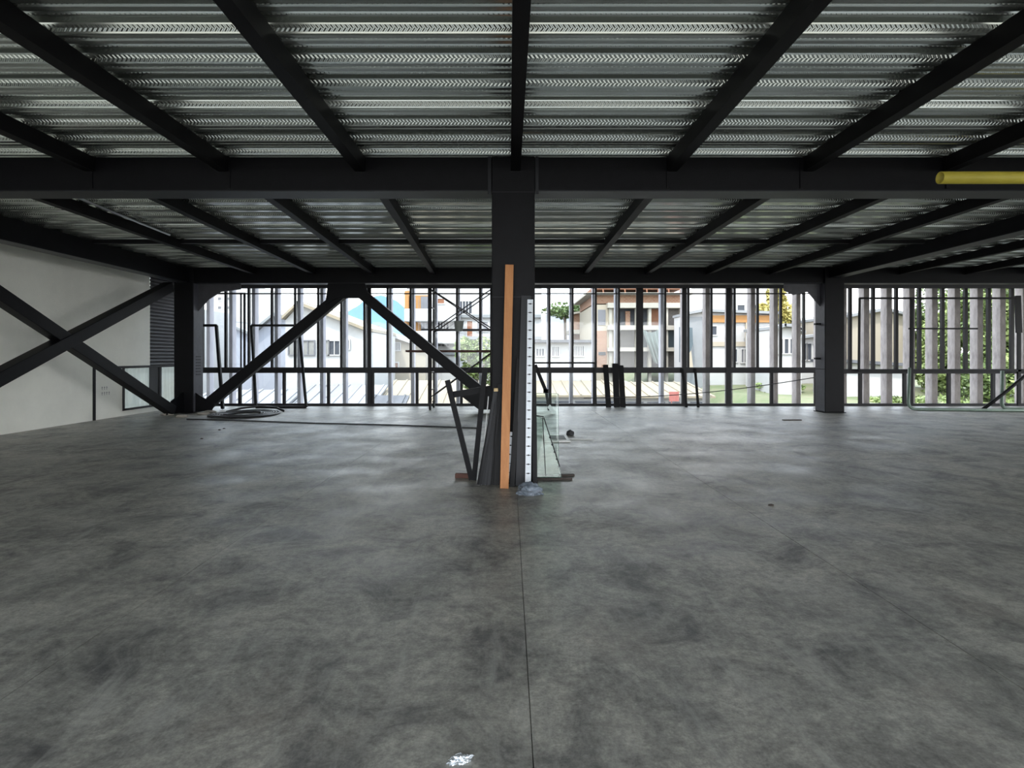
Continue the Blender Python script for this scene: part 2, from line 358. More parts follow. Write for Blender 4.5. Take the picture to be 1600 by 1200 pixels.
wb = struct(MB().box(-10.4, XR, 17.72, 17.8, -.6, -.2).build('wall_back', 'rawconcrete'))
fins = {}
for X in mull_px:
    far = X > 5.2
    key = 'fin2' if far else 'fin'
    wf = .10 if not far else (.13 if X < 9 else .17)
    if key+str(wf) not in fins:
        o = MB().box(-wf/2, wf/2, 17.8, 18.06 if not far else 18.1, -.6, 4.3).build('fin', key, wb); o.location.x = X - WL[wb.name].x; fins[key+str(wf)] = (o, X)
    else:
        o, x0 = fins[key+str(wf)]; copy_piece(o, 'fin', (X-x0, 0, 0), wb)

# ------------------------------------------------------------------ steel frame
ZB = 3.47
def column(x, y, label, base=True):
    t = thing('steel_column', label, 'column', (x, y, 0), 'black steel columns')
    MB().box(x-.255, x+.255, y, y+.5, .02, DZ-.002).build('shaft', 'steel', t, bevel=.012)
    MB().box(x-.285, x+.285, y-.03, y+.53, 0, .02).build('base_plate', 'steel', t)
    return t
c_near = column(.053, 6.80, 'black square steel column in the middle of the room with timber leaning on it')
for z in (3.44, 2.2):   # weld seams round the near column
    MB().box(.053-.257, .053+.257, 6.797, 6.80, z, z+.006).build('weld_seam', 'profile', c_near)
MB().box(.053-.30, .053-.262, 6.81, 6.828, 3.42, DZ-.002).build('splice_plate', 'profile', c_near)
MB().box(.053+.262, .053+.30, 6.81, 6.828, 3.42, DZ-.002).build('splice_plate', 'profile', c_near)
D2 = 15.3
c_l = column(-8.64, D2, 'black square steel column at the left, where the cross bracing meets the glazing')
c_r = column(8.66, D2, 'black square steel column standing alone at the right, before the glazing')
c_m = column(0, D2, 'far black steel column hidden directly behind the central column')
MB().box(-8.384, -8.379, D2+.02, D2+.48, .03, 3.45).build('flank_sheen_plate', 'flank', c_l)  # added plates, their lighter colour imitates window light on the inner faces
MB().box(8.398, 8.404, D2+.02, D2+.48, .03, 1.15).build('flank_sheen_plate', 'flank', c_r); MB().box(8.398, 8.404, D2+.02, D2+.48, 1.17, 3.45).build('flank_sheen_plate', 'flank', c_r)
# ribbed markings on the right flank of the left column, small brackets on the right column
for k in range(7): MB().box(-8.379, -8.373, D2+.12, D2+.36, 1.0+k*.08, 1.03+k*.08).build('perforation', 'profile', c_l)
for z in (2.35, 1.42): MB().box(8.66-.40, 8.66-.255, D2+.2, D2+.3, z, z+.05).build('bracket', 'steel', c_r)
M['gusset'] = mat('lit_steel_plate', (.06, .06, .07), .45, 0, .3, 5)  # lighter than the frame: light on the haunches is put into the colour
def gusset(poly, yc, th, par, m='gusset'):
    pts = [P(px, py, yc) for px, py in poly]
    MB().prism(pts, (0, th, 0)).build('gusset_plate', m, par)
gusset([(310, 440), (376, 440), (376, 452), (345, 456), (326, 468), (310, 486)], D2+.24, .03, c_l)
gusset([(1284, 440), (1225, 440), (1225, 454), (1240, 461), (1262, 456), (1284, 482)], D2+.24, .03, c_r)

def beamx(y0, x0, x1, label, stiff, grp='black main steel beams'):
    t = thing('steel_beam', label, 'beam', ((x0+x1)/2, y0, ZB), grp)
    MB().box(x0, x1, y0, y0+.3, ZB, DZ-.002).build('web', 'steel', t)
    for s in stiff: MB().box(s-.02, s+.02, y0-.012, y0, ZB+.02, DZ-.01).build('stiffener', 'steel', t)
    MB().box(x0, x1, y0-.012, y0+.312, ZB-.014, ZB).build('bottom_flange', 'profile', t)
    return t
beamx(6.83, XL+.1, .053-.256, 'deep black ceiling beam running left from the central column', [-3.32, -4.95])
beamx(6.83, .053+.256, XR-.1, 'deep black ceiling beam running right from the central column', [1.89, 3.47, 5.2])
beamx(D2+.08, -8.38, -.256, 'far black beam above the glazing, between the left column and the centre', [])
beamx(D2+.08, .256, 8.40, 'far black beam above the glazing, between the centre and the right column', [])
beamx(D2+.08, 8.92, XR-.1, 'far black beam above the glazing, right of the right-hand column', [])
def beamy(x, y0, y1, label, ZB=ZB):
    t = thing('steel_beam', label, 'beam', (x, (y0+y1)/2, ZB), 'black main steel beams')
    MB().box(x-.15, x+.15, y0, y1, ZB, DZ-.002).build('web', 'steel', t)
    MB().box(x-.16, x+.16, y0, y1, ZB-.014, ZB).build('bottom_flange', 'profile', t)
beamy(-8.64, 7.16, D2-.01, 'black beam running to the left column above the cross bracing')
beamy(8.66, 7.16, D2-.01, 'black beam running back to the right-hand column', 3.60)

JD = .17
def joist(pts, label, grp, wdt=.12):
    b = MB()
    ring = []
    for (x, y) in pts: ring += [(x-wdt/2, y, DZ-JD), (x+wdt/2, y, DZ-JD), (x+wdt/2, y, DZ-.002), (x-wdt/2, y, DZ-.002)]
    fs = [(0, 3, 2, 1)]
    for i in range(len(pts)-1):
        o = i*4
        for q in range(4): fs.append((o+q, o+(q+1) % 4, o+4+(q+1) % 4, o+4+q))
    o = (len(pts)-1)*4; fs.append((o, o+1, o+2, o+3)); b.add(ring, fs)
    return tag(b.build('ceiling_joist', 'joist'), label, 'joist', grp)
ordn = ['first', 'second', 'third', 'fourth', 'fifth', 'sixth', 'seventh', 'eighth']
g1 = 'ceiling joists on the near side of the deep beam'
joist([(.08, YB), (.08, 6.815)], 'black ceiling joist running straight out over the camera to the central column', g1, .115)
for i, x in enumerate((-1.76, -3.38, -4.96, -6.6, -8.2)):
    joist([(x, YB), (x, 6.815)], 'black ceiling joist before the deep beam, %s to the left of the central column' % ordn[i], g1)
for i, x in enumerate((1.93, 3.55, 5.2, 6.9, 8.6, 10.4)):
    joist([(x, YB), (x, 6.815)], 'black ceiling joist before the deep beam, %s to the right of the central column' % ordn[i], g1)
g2 = 'ceiling joists between the deep beam and the far beam'
for i, (a, b) in enumerate(((-1.70, -2.02), (-3.30, -3.64), (-4.92, -5.22), (-6.55, -6.80))):
    joist([(a, 7.145), (b, D2+.06)], 'black ceiling joist beyond the deep beam, %s left of the central column' % ordn[i], g2)
for i, (a, b) in enumerate(((1.93, 2.04), (3.56, 3.68), (5.2, 5.32), (6.9, 6.98), (10.4, 10.45), (12.15, 12.2), (13.9, 13.95), (15.6, 15.7))):
    joist([(a, 7.145), (b, D2+.06)], 'black ceiling joist beyond the deep beam, %s right of the central column' % ordn[i], g2)
g3 = 'short joist ends outside the far beam'
for i, x in enumerate((-2.02, -3.64, -5.22, -6.8)):
    joist([(x, D2+.4), (x, 17.42)], 'short grey joist end over the glazing, %s left of the central column' % ordn[i], g3)
for i, x in enumerate((2.04, 3.68, 5.32, 6.98)):
    joist([(x, D2+.4), (x, 17.42)], 'short grey joist end over the glazing, %s right of the central column' % ordn[i], g3)
tag(MB().box(-8.4, 8.4, 11.62, 11.70, DZ-.075, DZ-.003).build('bridging_bar', 'black'), 'thin black bar crossing under the ceiling sheets halfway down the far bay', 'bar')
tag(MB().tube([P(115, 306, 8.25), P(190, 337, 9.4), P(265, 367, 10.9)], .018, 8).build('conduit', 'galv', smooth=True), 'thin pale conduit along a ceiling joist at the upper left', 'conduit')
# cross bracing left
def brace(p, q, label, grp, side, wd=.24, dp=.24, plates=()):
    t = thing('brace', label, 'brace', p, grp)
    MB().bar(p, q, wd, dp, side).build('member', 'steel', t, bevel=.01)
    return t
def onx(px, py, X=-8.64):
    Y = X*F/(px-CX); return Vector((X, Y, EYE-(py-HY)*Y/F))
a = onx(6, 585); b = onx(264, 448)
d = (a-b); a2 = a + d*.55
brace(a2, b, 'black diagonal brace rising right across the white left wall to the left column top', 'left cross bracing', (1, 0, 0))
a = onx(6, 467); b = onx(268, 642); d = a-b; a2 = a + d*.36
bb = brace(a2 + Vector((-.0, 0, 0)), b, 'black diagonal brace falling right across the white left wall to the left column foot', 'left cross bracing', (1, 0, 0), .24, .2)
MB().prism([(-8.66, 14.55, .02), (-8.66, 15.28, .02), (-8.66, 15.28, .55), (-8.66, 14.75, .36)], (.03, 0, 0)).build('gusset_plate', 'steel', bb)
# chevron bracing at the far frame
cb1 = brace(P(320, 636, D2+.25), P(548, 449, D2+.25), 'black diagonal brace rising from the left column foot to the far beam', 'chevron bracing before the glazing', (0, 1, 0), .27, .24)
cb2 = brace(P(553, 449, D2+.25), P(776, 632, D2+.25), 'black diagonal brace falling from the far beam behind the central column', 'chevron bracing before the glazing', (0, 1, 0), .27, .24)
for o_ in (cb1, cb2): pass
gusset([(513, 436), (568, 436), (578, 470), (560, 466), (526, 466), (508, 476)], D2+.1, .03, cb1, 'steel')
gusset([(303, 612), (322, 624), (336, 632), (330, 642), (303, 643)], D2+.1, .03, cb1, 'steel')
gusset([(722, 620), (745, 605), (768, 605), (768, 640), (748, 640)], D2+.1, .03, cb2, 'steel')

# ------------------------------------------------------------------ yellow pipe
t = thing('plastic_pipe', 'yellow plastic pipe hanging under the ceiling at the upper right', 'pipe', (7, 6, 3.36))
pz = 3.362
def ring(x, r, n=28): return [(x, 6+r*math.cos(2*PI*k/n), pz+r*math.sin(2*PI*k/n)) for k in range(n)]
b = MB(); n = 28; vs = ring(4.49, .063)+ring(13, .063)+ring(13, .056)+ring(4.49, .056); fs = []
for s in range(4):
    for k in range(n): fs.append((s*n+k, s*n+(k+1) % n, ((s+1) % 4)*n+(k+1) % n, ((s+1) % 4)*n+k))
b.add(vs, fs).build('pipe_body', 'yellow', t, smooth=True)
for x in (6.9, 10.4): MB().box(x-.015, x+.015, 5.93, 5.935, pz, DZ-JD).box(x-.015, x+.015, 6.065, 6.07, pz, DZ-JD).box(x-.015, x+.015, 5.93, 6.07, pz-.07, pz-.065).build('hanger_strap', 'galv', t)

# ------------------------------------------------------------------ things leaning on the central column
CF = 6.797
def lean(px0, py0, px1, py1, wd, th, base_y, m, name, label, cat, top_y=None, group=None, build=True):
    Y0 = base_y; Y1 = (CF-th/2-.004) if top_y is None else top_y
    p = Vector(((px0-CX)*Y0/F, Y0, 0.004)); q = P(px1, py1, Y1)
    b = MB().bar(p, q, wd, th, (0, 1, 0))
    if build: return tag(b.build(name, m, bevel=.003), label, cat, group)
    return p, q
lean(788, 764, 796, 414, .098, .035, 6.53, 'wood', 'timber_plank', 'long orange timber plank leaning upright against the central column', 'plank')
def perforated(px0, px1, py1, y0, label, wd=.066, holes=22):
    p = Vector(((px0-CX)*y0/F, y0, .004)); q = P(px1, py1, CF-.045)
    t = thing('perforated_strip', label, 'strip', p, 'perforated white strips on the column')
    MB().bar(p, q, wd, .006, (0, 1, 0)).build('strip_body', 'galv_white', t)
    dv = (q-p); b = MB(); L_ = dv.length; n_ = int(L_/.1)
    side = dv.normalized().cross(Vector((0, 1, 0))).normalized(); nrm = side.cross(dv.normalized()).normalized()
    if nrm.y > 0: nrm = -nrm
    for k in range(n_):
        c = p + dv*((k+.5)/n_) + nrm*.0045
        MB().bar(c - side*.028*.9, c + side*.028*.9, .007, .003, nrm).build('slot', 'black', t)
        MB().bar(c - side*.008, c + side*.008, .016, .003, nrm).build('hole', 'black', t)
M['galv_white'] = mat('white_galvanised_strip', (.62, .66, .70), .4, .2, .15, 12)
perforated(825, 828.5, 468, 6.60, 'tall white perforated metal strip leaning on the right edge of the central column')
perforated(791, 800, 675, 6.66, 'short white perforated strip behind the foot of the orange plank', .045)
G_d = 'dark boards leaning on the central column'
lean(813, 760, 822, 462, .115, .018, 6.66, 'profile', 'dark_board', 'tall dark board leaning on the column just left of the white perforated strip', 'board', group=G_d)
lean(800, 760, 811, 560, .06, .02, 6.62, 'black', 'dark_board', 'shorter dark board between the orange plank and the tall dark board', 'board', group=G_d)
lean(836, 752, 834, 575, .055, .02, 6.68, 'black', 'dark_board', 'dark narrow board leaning just right of the white perforated strip', 'board', group=G_d)
lean(776, 752, 782, 600, .07, .02, 6.70, 'black', 'dark_board', 'dark board standing close behind the left of the orange plank', 'board', group=G_d)
G_s = 'dark metal profiles bundled left of the plank'
for i, (x0, y0, x1, y1, m) in enumerate(((748, 748, 771, 628, 'black'), (752, 756, 774.5, 610, 'profile'), (757, 757, 777, 616, 'profile'), (763, 758, 779, 622, 'profile'), (769, 750, 781, 606, 'black'))):
    Y0 = min(6.72, EYE*F/(y0-HY)); p = Vector(((x0-CX)*Y0/F, Y0, .004)); q = P(x1, y1, CF-.03)
    t = thing('metal_profile', 'slim dark metal profile, %s from the left in the bundle beside the orange plank' % ordn[i], 'profile', p, G_s)
    MB().bar(p, q, .042, .006, (0, 1, 0)).build('web', m, t)
    dv = (q-p).normalized(); sd_ = dv.cross(Vector((0, 1, 0))).normalized()
    for s_ in (-1, 1): MB().bar(p+sd_*.021*s_+Vector((0, -.012, 0)), q+sd_*.021*s_+Vector((0, -.012, 0)), .004, .026, (0, 1, 0)).build('flange', m, t)
tag(MB().bar(Vector((-.335, 6.9, .004)), Vector((-.245, 6.95, 1.02)), .012, .04, (0, 1, 0)).build('edge_trim', 'white'), 'thin white edge trim standing between the triangular frame and the metal profiles', 'trim')
# triangular frame left of the column
t = thing('triangular_frame', 'black steel bars welded into a triangular frame, tip down, left of the central column', 'frame', (-.43, 6.95, 0))
Yt = 6.97
MB().bar(P(737, 749, Yt), P(699, 594, Yt+.02), .062, .05).build('frame_bar', 'steel', t)
MB().bar(P(740.5, 750, Yt-.05), P(758, 576, Yt-.03), .062, .05).build('frame_bar', 'steel', t)
MB().bar(P(705, 617, Yt+.05), P(767, 607, Yt+.05), .075, .05).build('cross_bar', 'steel', t)
tag(MB().bar(Vector((-.66, 7.12, .03)), Vector((-.40, 7.10, .03)), .055, .06).build('wood_block', 'oldwood', bevel=.004), 'red-brown wooden block on the floor behind the triangular frame tip', 'block')
tag(MB().box(-.175, -.125, 6.72, 6.79, 1.09, 1.13).build('wood_scrap', 'cork', bevel=.006), 'small pale wood scrap on top of the metal profile bundle', 'scrap')
# glass on the right
t = thing('glass_sheet', 'upright clear glass sheet standing right of the central column', 'glass', (.45, 7.25, 0), 'glass sheets beside the column')
def pane(poly, th, par):
    pts = [Vector(p) for p in poly]
    MB().prism(pts, (0, th, 0)).build('pane', 'sheetglass', par)
    b = MB()
    for i in range(len(pts)): b.bar(pts[i]+Vector((0, th/2, 0)), pts[(i+1) % len(pts)]+Vector((0, th/2, 0)), .005, th+.002)
    b.build('glass_edge', 'glassedge', par)
pane([(.345, 7.28, .016), (.625, 7.2, .016), (.625, 7.28, 1.03), (.345, 7.36, 1.03)], .006, t)
t = thing('glass_sheet', 'smaller broken glass sheet with a slanting taped edge at the foot of the upright sheet', 'glass', (.45, 7.1, 0), 'glass sheets beside the column')
q = [(.34, 7.02, .03), (.64, 7.02, .03), (.605, 7.06, .22), (.44, 7.16, .72), (.34, 7.18, .76)]
pane(q, .006, t)
MB().bar((.435, 7.155, .74), (.62, 7.03, .16), .012, .014).build('tape', 'black', t); MB().bar((.42, 7.155, .74), (.45, 7.03, .04), .010, .012).build('tape', 'black', t)
MB().bar((.345, 7.17, .765), (.435, 7.155, .75), .012, .012).build('tape', 'black', t)
for k in range(5): MB().bar((.50+k*.028, 7.10, .50-k*.09), (.515+k*.028, 7.09, .51-k*.09), .02, .012).build('tape', 'black', t)
tag(MB().bar((.33, 7.0, .014), (.77, 7.02, .014), .022, .05).build('wood_batten', 'darkwood'), 'dark wooden batten on the floor under the glass sheets', 'batten', 'battens under the glass')
tag(MB().bar((.63, 7.22, .012), (.82, 7.24, .012), .02, .06).build('wood_batten', 'darkwood'), 'short dark batten on the floor right behind the glass sheets', 'batten', 'battens under the glass')
# leaning stay and shoe seen through the glass
t = thing('steel_stay', 'dark slanting steel stay beyond the glass sheets, right of the central column', 'stay', (.9, 14.6, 0))
MB().bar(P(836, 570, 15.0), P(853, 611, 15.0), .09, .06).build('upper_arm', 'steel', t)
MB().bar(P(849, 611, 15.0), P(857, 611, 15.0), .10, .06).build('elbow', 'steel', t)
MB().bar(P(853, 611, 15.0), P(858, 641, 15.0), .07, .06).build('lower_arm', 'profile', t)
MB().bar(P(857, 634, 15.0), P(866, 645.5, 15.0), .10, .12).build('foot', 'galv', t)
# crumpled things
def crumple(name, m, c, size, seed, label, cat, sub=4, amp=.35, rot=0):
    import bmesh
    bm = bmesh.new(); bmesh.ops.create_icosphere(bm, subdivisions=sub, radius=1)
    for v in bm.verts:
        d = v.co.normalized(); k = 1 + amp*noise.noise(d*2.3+Vector((seed, 0, 0))) + amp*.7*abs(noise.noise(d*5+Vector((0, seed, 0)))) - .1*amp*noise.noise(d*11)
        v.co = Vector((d.x*k*size[0], d.y*k*size[1], max(-.45, d.z*k)*size[2]))
        v.co.rotate(Matrix.Rotation(rot, 3, 'Z'))
    me = bpy.data.meshes.new(name); bm.to_mesh(me); bm.free(); me.materials.append(M[m])
    mn = min(v.co.z for v in me.vertices)
    o = bpy.data.objects.new(name, me); COL.objects.link(o); o.location = (c[0], c[1], -mn+.001); WL[o.name] = Vector(o.location)
    return tag(o, label, cat)
gp = G(827, 775)
bag = crumple('plastic_bag', 'bag', (gp.x, gp.y+.06), (.12, .08, .085), 3.1, 'crumpled blue-grey plastic bag on the floor at the foot of the central column', 'bag')
MB().tube([(gp.x-.06, gp.y, .05), (gp.x, gp.y-.02, .045), (gp.x+.08, gp.y, .06), (gp.x+.15, gp.y+.03, .01)], .012, 6).build('bag_handle', 'bag', bag, smooth=True)
gp = G(719, 1192)
crumple('foil_scrap', 'foil', (gp.x, gp.y+.005), (.037, .017, .014), 9.4, 'small crumpled silver foil scrap on the floor in the near foreground', 'foil', 4, .6, .35)

# ------------------------------------------------------------------ floor clutter further back
pts = []
for k in range(0, 260):
    a = k*2*PI/36; r = .40 + k*.0018
    pts.append((-6.78 + r*math.cos(a)*.98 + .02*math.sin(a*3.1), 14.75 + r*math.sin(a)*1.1, .022 + .012*(1+math.sin(a*1.7+k*.02)) + (k % 3)*.003))
t = thing('cable_coil', 'flat coil of black cable lying on the floor near the left column', 'cable', (-6.78, 14.75, 0))
MB().tube(pts, .022, 6).build('coil', 'cable', t, smooth=True)
MB().tube([(-7.5, 15.3, .03), (-7.3, 15.75, .09), (-6.9, 15.95, .12), (-6.4, 15.9, .08), (-6.1, 15.6, .03)], .03, 6).build('loose_loop', 'cable', t, smooth=True)
a = G(292, 656); b = G(752, 670)
tag(MB().tube([a + (b-a)*k/12 + Vector((0, .04*math.sin(k*.9), .018)) for k in range(13)], .016, 6).build('floor_cable', 'cable', smooth=True), 'long thin black cable lying across the floor from the left column to the centre', 'cable')
# recessed white-rimmed tray
t = thing('floor_tray', 'white rimmed dark floor recess cover right of the central column', 'cover', (.85, 10.4, 0))
MB().box(.62, 1.08, 10.05, 10.85, .0, .03).build('rim', 'white', t, bevel=.01); MB().box(.76, 1.02, 10.2, 10.7, .03, .034).build('dark_inset', 'black', t)
MB().tube([(1.07, 10.4, .016), (1.3, 10.35, .012), (1.52, 10.36, .012)], .012, 6).build('pale_lead', 'white', t)
crumple('dark_lump', 'cable', (1.17, 10.95), (.07, .05, .07), 5, 'small dark lump of debris behind the white rimmed floor cover', 'debris', 2)
a = G(1238, 657); tag(MB().bar(a+Vector((-.22, 0, .012)), a+Vector((.22, .03, .012)), .02, .07).build('debris_stick', 'darkwood'), 'small dark stick of debris alone on the floor before the right column', 'stick')
for i, (px, py) in enumerate(((343, 672), (350, 670), (315, 686), (1205, 790))):
    a = G(px, py); crumple('debris_chip', 'darkwood', (a.x, a.y), (.03, .02, .012), i+1.5, ['dark chip on the left floor, nearest the cable', 'dark chip beside another on the left floor, right one of the pair', 'tiny chip on the left floor before the cable', 'tiny dark chip on the open floor at the right'][i], 'debris', 1)
# rubble at the left column foot
for i, (px, py) in enumerate(((262, 649), (284, 652), (318, 648), (328, 645))):
    a = G(px, py); crumple('rubble_lump', 'rawconcrete', (a.x, a.y), (.16, .09, .05), i+20, 'lump of mortar rubble at the left column foot, %s from the left' % ordn[i], 'rubble', 2)

# leaning frames before the glazing, left
def uframe(pts, r, name, label, m='black', grp='leaning frames before the glazing'):
    t = thing(name, label, 'frame', pts[0], grp)
    for a, b in zip(pts, pts[1:]): MB().bar(a, b, r, r, (0, 1, 0)).build('frame_bar', m, t)
    return t
def gl(px, Y): return Vector(((px-CX)*Y/F, Y, .035))
uframe([P(296, 508.5, 17.3), P(338, 508.5, 17.3), gl(348, 16.2)], .075, 'leaning_frame', 'black door frame leaning beside the left column, partly hidden by it')
f2 = uframe([P(393, 508.5, 17.3), P(467, 508.5, 17.3), gl(478.5, 16.7), gl(400, 16.7), P(393, 508.5, 17.3)], .065, 'leaning_frame', 'black rectangular frame leaning against the glazing behind the left diagonal brace')
uframe([P(790, 567, 17.35), P(930, 567, 17.35), gl(931, 17.25)], .05, 'leaning_frame', 'low black frame just right of the central column, before the glazing')
# dark boards at the glazing
g = 'dark boards leaning on the glazing rail'
for i, (b0, t0, ty, wd, tx) in enumerate(((951, 946, 570, .155, 'left-hand wide dark board of three leaning on the glazing rail'), (964, 961, 568, .18, 'middle wide dark board of three leaning on the glazing rail'), (973.5, 970, 571, .16, 'right-hand wide dark board of three leaning on the glazing rail'),
        (1072.5, 1066, 576, .075, 'narrow dark board leaning on the glazing rail, left of two'), (1091, 1086, 576, .075, 'narrow dark board leaning on the glazing rail, right of two'))):
    y1 = 17.40; y0 = 16.95 + .02*(i % 2)
    p = Vector(((b0-CX)*y0/F, y0, .005)); q = P(t0, ty, y1 - .0)
    tag(MB().bar(p, q, wd, .02, (0, 1, 0)).build('dark_board', 'black'), tx, 'board', g)
# slack rope
p, q = P(905, 624, 17.0), P(1284, 588, 16.1)
p = P(912, 622, 17.1)
tag(MB().tube([p.lerp(q, k/20) + Vector((0, 0, -.16*math.sin(PI*k/20))) for k in range(21)], .013, 6).build('slack_rope', 'cable', smooth=True), 'thin slack dark rope strung before the glazing to the right column', 'rope')

# ------------------------------------------------------------------ scaffold tower
t = thing('scaffold_tower', 'rolling steel scaffold tower before the glazing, left of the central column', 'scaffold', (-1.4, 16.6, 0))
xa, xb, ya, yb = P(672, 500, 16.15).x, -.50, 16.15, 16.95
def tb(name, a, b, r=.024, m='scaff'): return MB().tube([a, b], r, 8).build(name, m, t, smooth=True)
for x in (xa, xb):
    for yy in (ya, yb):
        tb('upright', (x, yy, .17), (x, yy, 3.42)); 
        wh = MB(); wh.tube([(x-.025, yy, .085), (x+.025, yy, .085)], .085, 16); w_ = wh.build('caster', 'rubber', t, smooth=False)
        MB().box(x-.04, x+.04, yy-.03, yy+.03, .15, .20).build('caster_fork', 'scaff', t)
    for z in (.55, 1.05, 1.62, 2.27, 2.9, 3.38): tb('rung', (x, ya, z), (x, yb, z), .018)
for yy in (ya, yb):
    tb('ledger', (xa-.25 if yy == ya else xa, yy, 2.26), (xb, yy, 2.26), .018)
    tb('diagonal', (xa, yy, 3.40), (xb, yy, 2.3 if yy == ya else 2.25), .016); tb('diagonal', (xa, yy, 2.2), (xb, yy, 3.38), .016)
    tb('diagonal', (xa+.1, yy, 1.55), (xb-.2, yy, .45), .016); tb('diagonal', (xa, yy, .35), (xb, yy, 1.6), .016)
MB().box(P(633, 0, 16.15).x, xb+.1, ya+.05, yb-.05, 1.62, 1.68).build('platform_plank', 'plank', t)
b_ = thing('bucket', 'grey builder\'s bucket hanging on the scaffold tower', 'bucket', (P(717, 510, 16.1).x, 16.02, 2.2))
bx_, bz = P(717, 510, 16.02).x, 2.2
vs = []; n = 20
prof = [(.02, 0), (.105, 0), (.135, .27), (.142, .27), (.142, .285), (.128, .285), (.1, .02)]
for r, z in prof: vs += [(bx_+r*math.cos(2*PI*k/n), 16.02+r*math.sin(2*PI*k/n), bz+z) for k in range(n)]
bm_ = MB().add(vs, [(i*n+k, i*n+(k+1) % n, (i+1)*n+(k+1) % n, (i+1)*n+k) for i in range(len(prof)-1) for k in range(n)])
bm_.f.append(tuple(range(n))); bm_.build('bucket_body', 'bucket', b_, smooth=False)
MB().tube([(bx_+.138*math.cos(a), 16.02, bz+.27+.16*math.sin(a)) for a in [PI*k/10 for k in range(11)]], .005, 6).build('bail_handle', 'galv', b_)
MB().tube([(bx_, 16.02, bz+.42), (bx_, 16.1, bz+.9), (bx_, 16.15, bz+1.1)], .004, 5).build('cord', 'cable', b_)

# ------------------------------------------------------------------ right: frames and bent tubes
t = uframe([P(1343, 466, 17.25), P(1588, 466, 17.25)], .055, 'tall_frame', 'tall black rectangular frame leaning on the glazing right of the right column', 'black')
MB().bar(P(1343, 466, 17.25), P(1342, 579, 17.25), .05, .05).build('frame_bar', 'black', t)
MB().bar(P(1342, 579, 17.25), P(1640, 579, 17.25), .06, .06).build('frame_bar', 'black', t)
MB().bar(P(1420, 513.5, 17.25), P(1527, 513.5, 17.25), .045, .05).build('frame_bar', 'black', t)
MB().bar(P(1590, 462, 17.25), P(1592, 520, 17.25), .16, .06).build('frame_bar', 'black', t)
MB().bar(P(1592, 520, 17.25), gl(1592, 17.25), .09, .06).build('frame_leg', 'black', t)
MB().bar(P(1425, 466, 17.2), gl(1424, 17.1), .08, .06).build('frame_leg', 'black', t)
def bent(pts, r, nm, label, m):
    # rounded polyline
    out = [Vector(pts[0])]
    for a, b, c in zip(pts, pts[1:], pts[2:]):
        a, b, c = map(Vector, (a, b, c)); p1 = b + (a-b).normalized()*.22; p2 = b + (c-b).normalized()*.22
        for k in range(7): s = k/6; out.append(p1*(1-s)**2 + b*2*s*(1-s) + p2*s*s)
    out.append(Vector(pts[-1])); return tag(MB().tube(out, r, 10).build(nm, m, smooth=True), label, 'tube', 'bent tubes at the right')
bent([P(1421, 575, 16.3), (P(1419, 0, 16.0).x, 16.0, .04), (16.2, 15.2, .04)], .04, 'bent_tube', 'pale green bent tube, left of two, foot running right along the floor', 'green')
bent([P(1566, 580, 16.3), (P(1565, 0, 15.9).x, 15.9, .045), (17.5, 15.7, .045)], .045, 'bent_tube', 'green bent tube at the right edge, right of two, curving onto the floor', 'green')
tag(MB().tube([gl(1536, 16.0), P(1572, 612, 16.0), P(1605, 584, 16.0), P(1660, 545, 16.0)], .045, 10).build('handle_bar', 'black', smooth=True), 'black round bar slanting up from the floor at the right edge', 'bar')

# ================================================================== outside
gd = MB().add([(-400, 18.5, -8), (400, 18.5, -8), (400, 900, -8), (-400, 900, -8)], [(0, 1, 2, 3)]).build('ground', 'earth'); struct(gd)
MB  # lower street ground also continues behind the camera
struct(MB().add([(-400, -300, -8), (400, -300, -8), (400, 18.5, -8), (-400, 18.5, -8)], [(0, 1, 2, 3)]).build('ground', 'earth'))
gr = MB(); nx, ny = 40, 30; vs = []
for j in range(ny+1):
    for i in range(nx+1):
        X = 10.7 + (70-10.7)*i/nx; Y = 22 + (75-22)*j/ny
        z = -.95 + .045*(Y-22) + .25*noise.noise(Vector((X*.2, Y*.2, 0))); z += -1.2 if i == 0 else 0
        vs.append((X, Y, z))
gr.add(vs, [(j*(nx+1)+i, j*(nx+1)+i+1, (j+1)*(nx+1)+i+1, (j+1)*(nx+1)+i) for j in range(ny) for i in range(nx)])
g_ = gr.build('grass_bank', 'grass', smooth=True); g_['kind'] = 'structure'
BZ = -8
